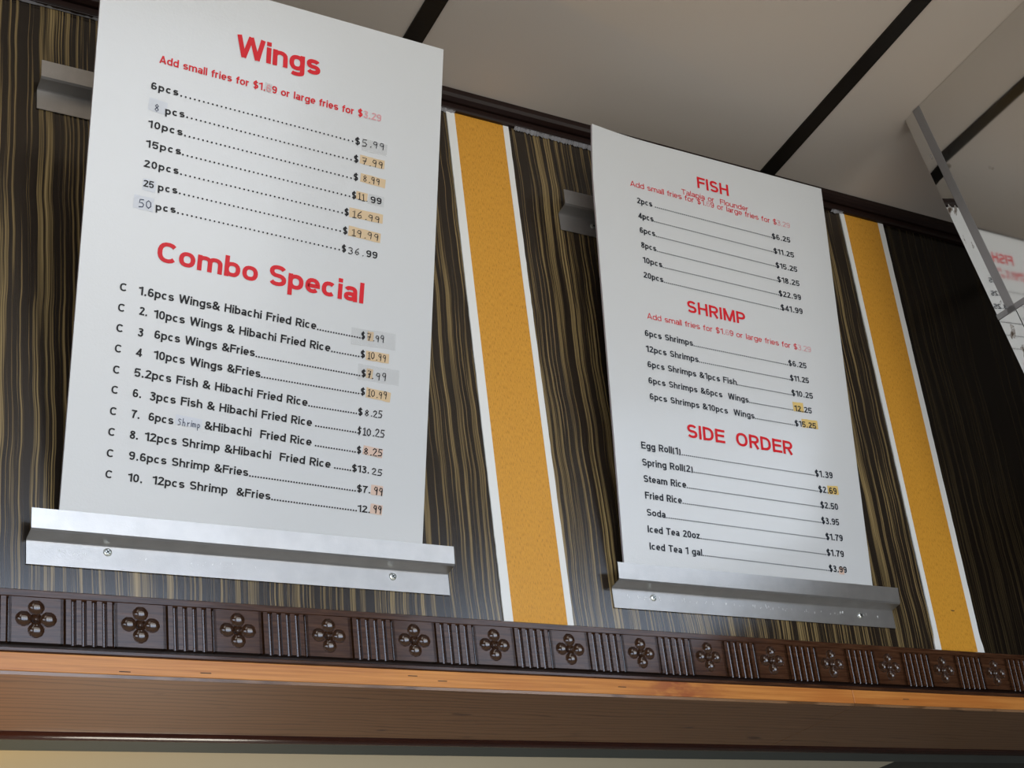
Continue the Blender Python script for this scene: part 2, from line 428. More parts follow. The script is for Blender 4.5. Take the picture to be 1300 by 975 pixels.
# wall behind the viewer with its wide shop window
m_ = MB(); m_.box(X0, WX0, -3.56, -3.5, FZ, 1.75).box(WX1, DX0, -3.56, -3.5, FZ, 1.75).box(DX1, X1, -3.56, -3.5, FZ, 1.75).box(DX0, DX1, -3.56, -3.5, DZ1, 1.75).box(DX0, DX1, -3.56, -3.5, FZ, DZ0).box(WX0, WX1, -3.56, -3.5, FZ, WZ0).box(WX0, WX1, -3.56, -3.5, WZ1, 1.75)
tag(m_.build('wall_front', WALLP), kind='structure')
wn = empty('window_1'); tag(wn, kind='structure')
for x in (WX0, WX0+(WX1-WX0)/3, WX0+2*(WX1-WX0)/3, WX1-.04):
    MB().box(x, x+.04, -3.55, -3.51, WZ0, WZ1).build('window_mullion', DARK, wn)
for z in (WZ0, WZ1-.04): MB().box(WX0, WX1, -3.549, -3.512, z, z+.04).build('window_rail', DARK, wn)

dn = empty('added_door_1'); tag(dn, kind='structure')  # frame of the added light opening, out of view
for x in (DX0, DX1-.05): MB().box(x, x+.05, -3.55, -3.51, DZ0, DZ1).build('added_door_stile', DARK, dn)
for z in (DZ0, DZ1-.05): MB().box(DX0, DX1, -3.549, -3.512, z, z+.05).build('added_door_rail', DARK, dn)

# ---------------------------------------------------------------- mirror clad partition on the right
C0 = Vector((1.84476, -.29357, 1.23114)); MA, MT = .04, .04
nrm = Vector((math.cos(MT)*math.cos(MA), math.cos(MT)*math.sin(MA), math.sin(MT)))
def mx(y, z): return C0.x-(nrm.y*(y-C0.y)+nrm.z*(z-C0.z))/nrm.x
def ye(z): return -.288+(z-1.233)*.165
BZ = .36
part_ = empty('wall_mirrored'); tag(part_, kind='structure')
def slab(name, mt, ya, yb, z0, z1, off=0, thick=.005, ztop=None, tilt=0):
    """ya / yb: offsets from the slanting end edge (towards the viewer)"""
    V = []
    for th in (0, thick):
        for z, yo in ((z0, ya), (z0, yb), (z1, yb), (z1, ya)):
            y = ye(min(z, 1.235))-yo; zz = min(z, cz(y)-.001) if z1 > 1.1 and z == z1 else z
            V.append((mx(y, zz)+off+th+(tilt if yo == ya and th == 0 else 0), y, zz))
    return MB().add(V, [(0, 1, 2, 3), (7, 6, 5, 4), (0, 4, 5, 1), (1, 5, 6, 2), (2, 6, 7, 3), (3, 7, 4, 0)]).build(name, mt, part_)
TOPZ = 1.7
slab('mirror_panel', MIR, .050, 3.0, .670, TOPZ)
slab('mirror_panel', MIR, .050, 3.0, BZ, .655)
slab('bevelled_mirror_strip', MIRW, .0, .029, .670, TOPZ, tilt=.003)
slab('bevelled_mirror_strip', MIRW, .0, .048, BZ, .655, tilt=.0012)
slab('joint_strip', SEAM, .030, .050, .655, TOPZ, off=-.001)
slab('joint_strip', SEAM, .0, 3.0, .656, .669, off=-.001)
slab('backing_panel', DARK, .002, 3.0, BZ, TOPZ, off=.006, thick=.04)

# ---------------------------------------------------------------- steel brackets
def bracket(x0, z0, label, screws, L=.711):
    """z0: height of the lower edge"""
    root = empty('mounting_bracket', Matrix.Translation((x0, 0, z0)))
    tag(root, label, 'bracket', None)
    t = .0014
    c = [(-.0022, 0), (-.0022, .0385), (-.0045, .0410), (-.0280, .0455), (-.0308, .0480), (-.0330, .0800)]
    # thicken the bent sheet
    fr, bk = [], []
    for i, (y, z) in enumerate(c):
        a = Vector(c[max(i-1, 0)]); b = Vector(c[min(i+1, len(c)-1)]); d = (b-a).normalized(); nn = Vector((-d.y, d.x))
        fr.append((y+nn.x*t/2, z+nn.y*t/2)); bk.append((y-nn.x*t/2, z-nn.y*t/2))
    m_ = MB()
    lo = [c_ for c_ in zip(fr, bk)]
    def seg(i0, i1, name):
        pr = fr[i0:i1+1]+bk[i0:i1+1][::-1]
        return extrude_x(pr, 0, L).build(name, STEEL, root)
    seg(0, 2, 'wall_flange'); seg(2, 3, 'bent_shelf'); seg(3, 5, 'front_lip')
    for sx, sz in screws:
        N = 16; V = []; r = .0068
        for rr, yy in ((r, -.0030), (r*.92, -.0048), (r*.55, -.0060)):
            V += [(sx+rr*math.cos(2*math.pi*i/N), yy, sz+rr*math.sin(2*math.pi*i/N)) for i in range(N)]
        F = [(j*N+i, j*N+(i+1) % N, (j+1)*N+(i+1) % N, (j+1)*N+i) for j in range(2) for i in range(N)]
        F.append(tuple(range(2*N, 3*N)))
        s_ = MB().add(V, F).build('screw', SCREW, root)
        m_ = MB(); a = .6
        for ang in (a, a+math.pi/2):
            dx, dz = math.cos(ang)*.0038, math.sin(ang)*.0038; ex, ez = -math.sin(ang)*.0008, math.cos(ang)*.0008
            m_.add([(sx-dx-ex, -.00615, sz-dz-ez), (sx+dx-ex, -.00615, sz+dz-ez), (sx+dx+ex, -.00615, sz+dz+ez), (sx-dx+ex, -.00615, sz-dz+ez)], [(0, 1, 2, 3)])
        m_.build('cross_slot', SLOT, s_)
    return root
def specks(root, spans, seed, hz=.024, h=.006, n=60):
    rnd = random.Random(seed); m_ = MB()
    for _ in range(n):
        a, b = rnd.choice(spans); x = rnd.uniform(a, b); z = hz+rnd.uniform(-.003, .003); hh = rnd.uniform(.2, 1)*h; w_ = rnd.uniform(.0006, .0018); sk = rnd.uniform(-.0012, .0012)
        m_.add([(x, -.0032, z), (x+w_, -.0032, z), (x+w_+sk, -.0032, z+hh), (x+sk, -.0032, z+hh)], [(0, 1, 2, 3)])
    o = m_.build('residue_marks', SPECK, root); o['kind'] = 'stuff'
b1 = bracket(-.012, .0920, 'long bent steel channel holding the bottom of the left menu board', [(.122, .0290), (.608, .0265)], .716)
specks(b1, [(.02, .09), (.15, .40)], 1, .022, .004, 26)
b2 = bracket(-.001, .9350, 'upper left steel bracket, partly hidden behind the wings menu board', [])
b3 = bracket(1.049, .0920, 'long bent steel channel holding the bottom of the right menu board', [(.092, .0255), (.617, .0230)])
specks(b3, [(.02, .70)], 2, .022, .006, 70)
b4 = bracket(1.050, .9270, 'upper right steel bracket, partly hidden behind the fish menu board', [(.083, .026)])
specks(b4, [(.015, .18)], 3, .026, .004, 10)

# ---------------------------------------------------------------- menu boards
# ---------------------------------------------------------------- printed lettering: a grotesque drawn from strokes of one weight
def sup(cx, cy, rx, ry, a0, a1, n=None):
    n = n or max(4, int(abs(a1-a0)/20)); o = []
    for i in range(n+1):
        a = math.radians(a0+(a1-a0)*i/n); c, s = math.cos(a), math.sin(a); k = 2/2.35
        o.append((cx+rx*math.copysign(abs(c)**k, c), cy+ry*math.copysign(abs(s)**k, s)))
    return o
GAP = [.1]; THIN = [.86]
def glyph(ch, w):
    """-> advance, list of centre lines; cap height 1"""
    h = w/2; X = .74; S = []; L = lambda *p: S.append(list(p))
    def full(cx, W, H): S.append(sup(cx, H/2, W/2-h, H/2-h, 0, 360, 20))
    def esc(W, H):
        q = (H-w)/4; cx = W/2; rx = W/2-h
        S.append(sup(cx, H-h-q, rx*.95, q, 22, 270)+sup(cx, h+q, rx, q, 90, -158)[1:])
    W = .6
    if ch == ' ': return .34, []
    if ch == '.': S = [[(h+.06, 0), (h+.06, w*1.02)]]; return w+.12, S
    if ch == 'I': L((h, 0), (h, 1)); W = w
    elif ch == 'l': L((h, 0), (h, 1)); W = w
    elif ch == 'i': L((h, 0), (h, X)); L((h, 1-w*.9), (h, 1)); W = w
    elif ch == 'H': W = .70; L((h, 0), (h, 1)); L((W-h, 0), (W-h, 1)); L((h, .52), (W-h, .52))
    elif ch == 'F': W = .60; L((h, 0), (h, 1)); L((h, 1-h), (W, 1-h)); L((h, .53), (W*.93, .53))
    elif ch == 'E': W = .62; L((h, 0), (h, 1)); L((h, 1-h), (W, 1-h)); L((h, .53), (W*.93, .53)); L((h, h), (W, h))
    elif ch == 'T': W = .64; L((W/2, 0), (W/2, 1)); L((0, 1-h), (W, 1-h))
    elif ch == 'A': W = .74; L((h*.9, 0), (W/2, 1)); L((W-h*.9, 0), (W/2, 1)); L((W*.2, .27), (W*.8, .27))
    elif ch == 'W': W = 1.02; L((h*.9, 1), (W*.27, 0)); L((W*.27, 0), (W*.5, 1)); L((W*.5, 1), (W*.73, 0)); L((W*.73, 0), (W-h*.9, 1))
    elif ch == 'M': W = .84; L((h, 0), (h, 1)); L((W-h, 0), (W-h, 1)); L((h*1.1, 1), (W/2, .02)); L((W-h*1.1, 1), (W/2, .02))
    elif ch == 'O': W = .76; full(W/2, W, 1)
    elif ch == 'C': W = .70; S.append(sup(.37, .5, .37-h, .5-h, 42, 318))
    elif ch == 'D': W = .70; L((h, 0), (h, 1)); S.append([(h, 1-h), (W*.4, 1-h)]+sup(W*.4, .5, W*.6-h, .5-h, 90, -90)[1:]+[(h, h)])
    elif ch in 'PR':
        W = .66; L((h, 0), (h, 1)); m = .42; S.append([(h, 1-h), (W*.5, 1-h)]+sup(W*.5, (1-h+m+h*.4)/2, W*.5-h, (1-h-m-h*.4)/2, 90, -90)[1:]+[(h, m+h*.4)])
        if ch == 'R': L((W*.5, m+h*.4), (W-h*.95, 0))
    elif ch == 'S': W = .66; esc(W, 1)
    elif ch == 's': W = .56; esc(W, X)
    elif ch == 'o': W = .60; full(W/2, W, X)
    elif ch == 'c': W = .58; S.append(sup(W/2, X/2, W/2-h, X/2-h, 45, 315))
    elif ch == 'e': W = .58; S.append([(h, X*.49), (W-h, X*.49)]+sup(W/2, X/2, W/2-h, X/2-h, 8, 318)[0:])
    elif ch in 'bdpqg':
        W = .60; S.append(sup(W/2, X/2, W/2-h, X/2-h, 0, 360, 20))
        if ch == 'b': L((h, 0), (h, 1))
        if ch == 'd': L((W-h, 0), (W-h, 1))
        if ch == 'p': L((h, -.28), (h, X))
        if ch == 'g': S.append([(W-h, X), (W-h, -.06)]+sup(W/2, -.06, W/2-h, .20-h, 0, -150)[1:])
    elif ch == 'a':
        W = .56; S.append(sup(W/2-.01, X-h-.15, W/2-h-.01, .15, 160, 0)+[(W-h, 0)]); S.append(sup(W*.46, .23, W*.46-h, .23-h, 0, 360, 16))
    elif ch in 'nh':
        W = .58; L((h, 0), (h, 1 if ch == 'h' else X)); S.append(sup(W/2, X-h-.2, W/2-h, .2, 170, 0)+[(W-h, 0)])
    elif ch == 'm':
        W = .90; q = (W-w)/2; L((h, 0), (h, X))
        for k in (0, 1): S.append(sup(h+q*(k+.5), X-h-.2, q/2, .2, 170, 0)+[(h+q*(k+1), 0)])
    elif ch == 'u': W = .58; L((W-h, 0), (W-h, X)); S.append([(h, X), (h, .2+h)]+sup(W/2, .2+h, W/2-h, .2, 180, 350)[1:])
    elif ch == 'r': W = .38; L((h, 0), (h, X)); S.append(sup(W*.9, X-h-.2, W*.9-h, .2, 175, 92))
    elif ch == 'f': W = .36; S.append([(W*.45, 0), (W*.45, .84-h)]+sup(W, .84-h, W*.55, .16, 180, 92)[1:]); L((0, X-h), (W, X-h))
    elif ch == 't': W = .36; S.append([(W*.45, .92), (W*.45, .14+h)]+sup(W, .14+h, W*.55, .14, 180, 268)[1:]); L((0, X-h), (W, X-h))
    elif ch == 'z': W = .50; L((0, X-h), (W, X-h)); L((0, h), (W, h)); L((W-h, X-h), (h, h))
    elif ch == '(': W = .30; S.append(sup(W+.1, .4, W+.1-h, .66, 140, 220))
    elif ch == ')': W = .30; S.append(sup(-.1, .4, W+.1-h, .66, 40, -40))
    elif ch == '&':
        W = .74; S.append([(W-h*.4, 0), (W*.25, .62)]+sup(W*.41, .80-h*.4, W*.20, .20-h*.6, 190, -20, 10)+[(W*.36, .50)]+sup(W*.38, .27, W*.38-h, .27-h, 110, 300, 9)+[(W*.78, .32), (W*.90, .54)])
    elif ch == '1': W = .42; L((W-h, 0), (W-h, 1)); L((0, .80), (W-h, .80+h*.6)); L((W*.55, .82), (W-h*1.2, 1-h*.4))
    elif ch == '0': W = .58; full(W/2, W, 1)
    elif ch == '2': W = .58; S.append(sup(W/2, .74, W/2-h, .26-h, 175, -35)+[(h*1.1, h)]); L((0, h), (W, h))
    elif ch == '3': W = .58; S.append(sup(W/2, .76, W/2-h*1.1, .24-h, 160, -88)+[(W*.38, .53)]); S.append([(W*.38, .53)]+sup(W/2, .285, W/2-h, .285-h*.6, 85, -165))
    elif ch == '4': W = .60; L((W*.70, 0), (W*.70, 1)); L((0, .26), (W, .26)); L((W*.70, 1-h), (h*.8, .27))
    elif ch == '5': W = .58; L((W*.16, 1-h), (W*.95, 1-h)); S.append([(W*.20, 1-h), (W*.14, .46)]+sup(W/2, .32, W/2-h, .32-h*.8, 128, -160))
    elif ch == '6': W = .58; full(W/2, W, .62); S.append(sup(W/2, .5, W/2-h, .5-h, 40, 200))
    elif ch == '9': W = .58; S.append(sup(W/2, .69, W/2-h, .31-h, 0, 360, 18)); S.append(sup(W/2, .5, W/2-h, .5-h, 20, -140))
    elif ch == '7': W = .56; L((0, 1-h), (W, 1-h)); S.append([(W-h, 1-h), (W*.48, .52), (W*.36, 0)])
    elif ch == '8': W = .58; S.append(sup(W/2, .755, W/2-h*1.15, .245-h, 0, 360, 18)); S.append(sup(W/2, .275+h*.1, W/2-h, .275-h*.8, 0, 360, 18))
    elif ch == '$': W = .60; esc(W, 1); L((W/2, -.1), (W/2, 1.1))
    return W+GAP[0], S
def text_mesh(text, weight, total, mats, faint, gap):
    V, F, MI = [], [], []; x = 0; GAP[0] = 0
    ws = [glyph(c, weight)[0] for c in text]; k = (total-gap*(len(text)-1)+weight*0)/sum(ws); k = max(k, .5)
    for ci, ch in enumerate(text):
        adv, st = glyph(ch, weight)
        for si, pts in enumerate(st):
            zz = si*3e-5; P_ = [Vector((p[0]*k, p[1])) for p in pts]; P_ = [p for i, p in enumerate(P_) if i == 0 or (p-P_[i-1]).length > 1e-5]
            n = len(P_); closed = n > 5 and (P_[0]-P_[-1]).length < 1e-4; n0 = len(V); Lq, Rq = [], []
            if closed: P_ = P_[:-1]; n -= 1
            for i, p in enumerate(P_):
                a = P_[(i-1) % n] if (closed or i > 0) else None; b = P_[(i+1) % n] if (closed or i < n-1) else None
                d1 = (p-a).normalized() if a is not None else (b-p).normalized(); d2 = (b-p).normalized() if b is not None else d1
                t = d1+d2; t = t.normalized() if t.length > .2 else d1; nn = Vector((-t.y, t.x))
                mt_ = 1/max(.6, nn.dot(Vector((-d1.y, d1.x)))); nn = nn*(weight/2*mt_); nn.y *= THIN[0]
                Lq.append(p+nn); Rq.append(p-nn)
            V += [(x+q.x, q.y, zz) for q in Lq]+[(x+q.x, q.y, zz) for q in Rq]
            for i in range(n if closed else n-1):
                j = (i+1) % n; F.append((n0+n+i, n0+n+j, n0+j, n0+i)); MI.append(1 if faint and ci in faint else 0)
        x += adv*k+gap
    me = bpy.data.meshes.new('lettering'); me.from_pydata(V, [], F); me.update()
    for m_ in mats: me.materials.append(m_)
    for q, p in zip(MI, me.polygons): p.material_index = q
    return me
CAP = 1.0
STROKE = {'0': [[(.3,0),(.08,.25),(.08,.75),(.3,1),(.52,.75),(.52,.25),(.3,0)]], '1': [[(.12,.8),(.3,1),(.3,0)], [(.12,0),(.48,0)]],
 '2': [[(.08,.8),(.25,1),(.48,.9),(.5,.68),(.1,.02),(.55,0)]], '3': [[(.08,.9),(.3,1),(.5,.82),(.42,.58),(.22,.52),(.45,.46),(.52,.22),(.3,0),(.06,.1)]],
 '5': [[(.5,1),(.14,1),(.1,.56),(.35,.6),(.52,.38),(.42,.06),(.06,.02)]], '6': [[(.45,1),(.15,.6),(.08,.25),(.28,0),(.5,.2),(.42,.45),(.12,.38)]],
 '7': [[(.06,.98),(.52,1),(.26,0)], [(.14,.5),(.48,.52)]], '8': [[(.3,.54),(.1,.76),(.3,1),(.5,.78),(.3,.54),(.08,.26),(.3,0),(.52,.26),(.3,.54)]],
 '9': [[(.5,.72),(.32,.48),(.1,.66),(.22,.98),(.46,.94),(.5,.72),(.44,0)]], '.': [[(.22,.0),(.28,.04)]], '$': [[(.5,.85),(.2,.9),(.12,.65),(.45,.42),(.42,.12),(.08,.12)], [(.3,1.1),(.3,-.1)]],
 'S': [[(.48,.9),(.22,1),(.08,.78),(.42,.42),(.4,.1),(.08,.04)]], 'h': [[(.1,1.05),(.1,0)], [(.1,.4),(.3,.58),(.42,.42),(.42,0)]], 'r': [[(.12,.6),(.12,0)], [(.12,.4),(.4,.6)]],
 'i': [[(.2,.55),(.2,0)], [(.2,.78),(.22,.82)]], 'm': [[(.06,.55),(.06,0)], [(.06,.4),(.2,.56),(.28,.4),(.28,0)], [(.28,.4),(.42,.56),(.52,.4),(.52,0)]],
 'p': [[(.12,.55),(.12,-.4)], [(.12,.45),(.35,.55),(.45,.3),(.3,.05),(.12,.12)]]}
ADV = {'.': .42, 'i': .36, 'r': .5, '1': .55}
def pen_mesh(text, width, cap, wd, rnd):
    tot = sum(ADV.get(c, .72) for c in text)-.12; k = width/tot; m_ = MB(); x = 0
    for c in text:
        jy = rnd.uniform(-.06, .06); js = rnd.uniform(.9, 1.08)
        for st in STROKE.get(c, []):
            pts = [Vector(((x+px)*k, (py*js+jy)*cap)) for px, py in st]
            L_, R_ = [], []
            for i, p_ in enumerate(pts):
                d = (pts[min(i+1, len(pts)-1)]-pts[max(i-1, 0)])
                d = d.normalized() if d.length > 0 else Vector((1, 0)); nn = Vector((-d.y, d.x))*wd/2
                ext = d*wd*.4*(-1 if i == 0 else 1 if i == len(pts)-1 else 0)
                L_.append(p_+nn+ext); R_.append(p_-nn+ext)
            n = len(pts)
            m_.add([(a.x, a.y, 0) for a in L_]+[(a.x, a.y, 0) for a in R_], [(n+i, n+i+1, i+1, i) for i in range(n-1)])
        x += ADV.get(c, .72)
    return m_
def menu(origin, W_, L_, lean, label, texts, dots, patches, curl, dpitch, drad):
    s, c = math.sin(lean), math.cos(lean)
    M = Matrix(((1, 0, 0, origin[0]), (0, -s, -c, origin[1]), (0, c, -s, origin[2]), (0, 0, 0, 1)))
    root = empty('menu_board', M); tag(root, label, 'sign')
    # board: front sheet + foam core, bottom tucked into the channel
    nx, ny = 16, 24; y0 = -.024; V = []
    for zz in (0, -.005):
        for j in range(ny+1):
            for i in range(nx+1):
                u, v_ = i/nx, j/ny; cu = curl*max(0, 1-u/.25)**2*max(0, (v_-.86)/.14)**1.5
                V.append((u*W_, y0+v_*(L_-y0), zz+cu))
    N = (nx+1)*(ny+1); idx = lambda i, j, b: b*N+j*(nx+1)+i
    front = [(idx(i, j, 0), idx(i+1, j, 0), idx(i+1, j+1, 0), idx(i, j+1, 0)) for j in range(ny) for i in range(nx)]
    back = [(idx(i, j, 1), idx(i, j+1, 1), idx(i+1, j+1, 1), idx(i+1, j, 1)) for j in range(ny) for i in range(nx)]
    rim = []
    for i in range(nx):
        rim += [(idx(i, 0, 0), idx(i, 0, 1), idx(i+1, 0, 1), idx(i+1, 0, 0)), (idx(i, ny, 0), idx(i+1, ny, 0), idx(i+1, ny, 1), idx(i, ny, 1))]
    for j in range(ny):
        rim += [(idx(0, j, 0), idx(0, j+1, 0), idx(0, j+1, 1), idx(0, j, 1)), (idx(nx, j, 0), idx(nx, j, 1), idx(nx, j+1, 1), idx(nx, j+1, 0))]
    pn = MB().add(V, front+back+rim).build('board', BOARD, root, mats=[BOARD, BEDGE])
    for k in range(len(front), len(front)+len(back)+len(rim)): pn.data.polygons[k].material_index = 1
    rnd = random.Random(5)
    Zt = .0009
    def place(o, x, y, ang, z=Zt): o.matrix_local = Matrix.Translation((x, y, z)) @ Matrix.Rotation(ang, 4, 'Z')
    for k, (t, x0, ya, x1, yb, cap, st) in enumerate(texts):
        wd = math.hypot(x1-x0, yb-ya); ang = math.atan2(yb-ya, x1-x0)
        nm = 'heading' if 'B' in st else 'price' if t[0] == '$' or (x0 > W_*.66) else 'text_line'
        if st[0] in 'hH':
            o = pen_mesh(t, wd, cap, (.0015 if st == 'h' else .0020 if st == 'H' else .0011), rnd).build('handwritten_'+('word' if st == 'hs' else 'price' if x0 > W_*.6 else 'number'), BLUEPEN if (st == 'hs' or x0 < W_*.6) else PEN, root)
            place(o, x0, ya, ang, Zt+.0002); continue
        bold = {'RB': .215 if curl == 0 else .20, 'Rf': .19, 'Ks': .215, 'K': .20, 'r': .135, 'rf': .135, 'k': .20}[st]
        mt = {'R': RED, 'r': RED, 'K': BLACK, 'k': NAVY}[st[0]]
        fa = None
        if 'f' in st: i = t.index('1.69')+2; j = t.index('3.29'); fa = [i]+list(range(j, j+4))
        gap = .12 if 's' in st else .01 if 'B' in st and curl == 0 else .05 if curl == 0 else .07
        me = text_mesh(t, bold, wd/cap, (mt, PINK), fa, gap)
        me.transform(Matrix.Scale(cap, 4, (1, 0, 0)) @ Matrix.Scale(cap, 4, (0, 1, 0)))
        o = bpy.data.objects.new(nm, me); col.objects.link(o); o.parent = root
        if nm == 'heading': o['label'] = 'large red heading lettering'
        place(o, x0, ya, ang)
    for q, (x0, ya, x1, yb) in enumerate(dots):
        m_ = MB(); wide = curl == 0 and q < 7
        pt = (.0076 if wide else .0048) if curl == 0 else dpitch; r = (.0017 if wide else .0016) if curl == 0 else drad
        n = max(2, round((x1-x0)/pt)); bow = -.0
        for i in range(n+1):
            f_ = i/n; x = x0+(x1-x0)*f_; y = ya+(yb-ya)*f_+r; K = 6
            m_.add([(x+r*math.cos(math.pi*2*a/K), y+r*math.sin(math.pi*2*a/K), Zt) for a in range(K)], [tuple(range(K))])
        o = m_.build('dot_leader', BLACK if curl == 0 else NAVY, root); o['kind'] = 'stuff'
    mats = {'t': TAN, 'p': PEACH, 'w': WPAP, 'y': YEL, 'c': TAPE}
    for x0, ya, x1, yb, h, kd_ in patches:
        ang = math.atan2(yb-ya, x1-x0)+rnd.uniform(-.03, .03); wd = math.hypot(x1-x0, yb-ya)
        K = 6; V = []
        for i in range(K+1): V.append((wd*i/K, -h/2+rnd.uniform(-.0005, .0005), 0))
        for i in range(K, -1, -1): V.append((wd*i/K, h/2+rnd.uniform(-.0005, .0005), 0))
        o = MB().add(V, [tuple(range(len(V)))]).build({'c': 'clear_tape', 'y': 'highlighter_mark'}.get(kd_, 'price_patch'), mats[kd_], root)
        place(o, x0, ya, ang, .0006 if kd_ == 'c' else .0005 if kd_ != 'w' else .0004)
    return root
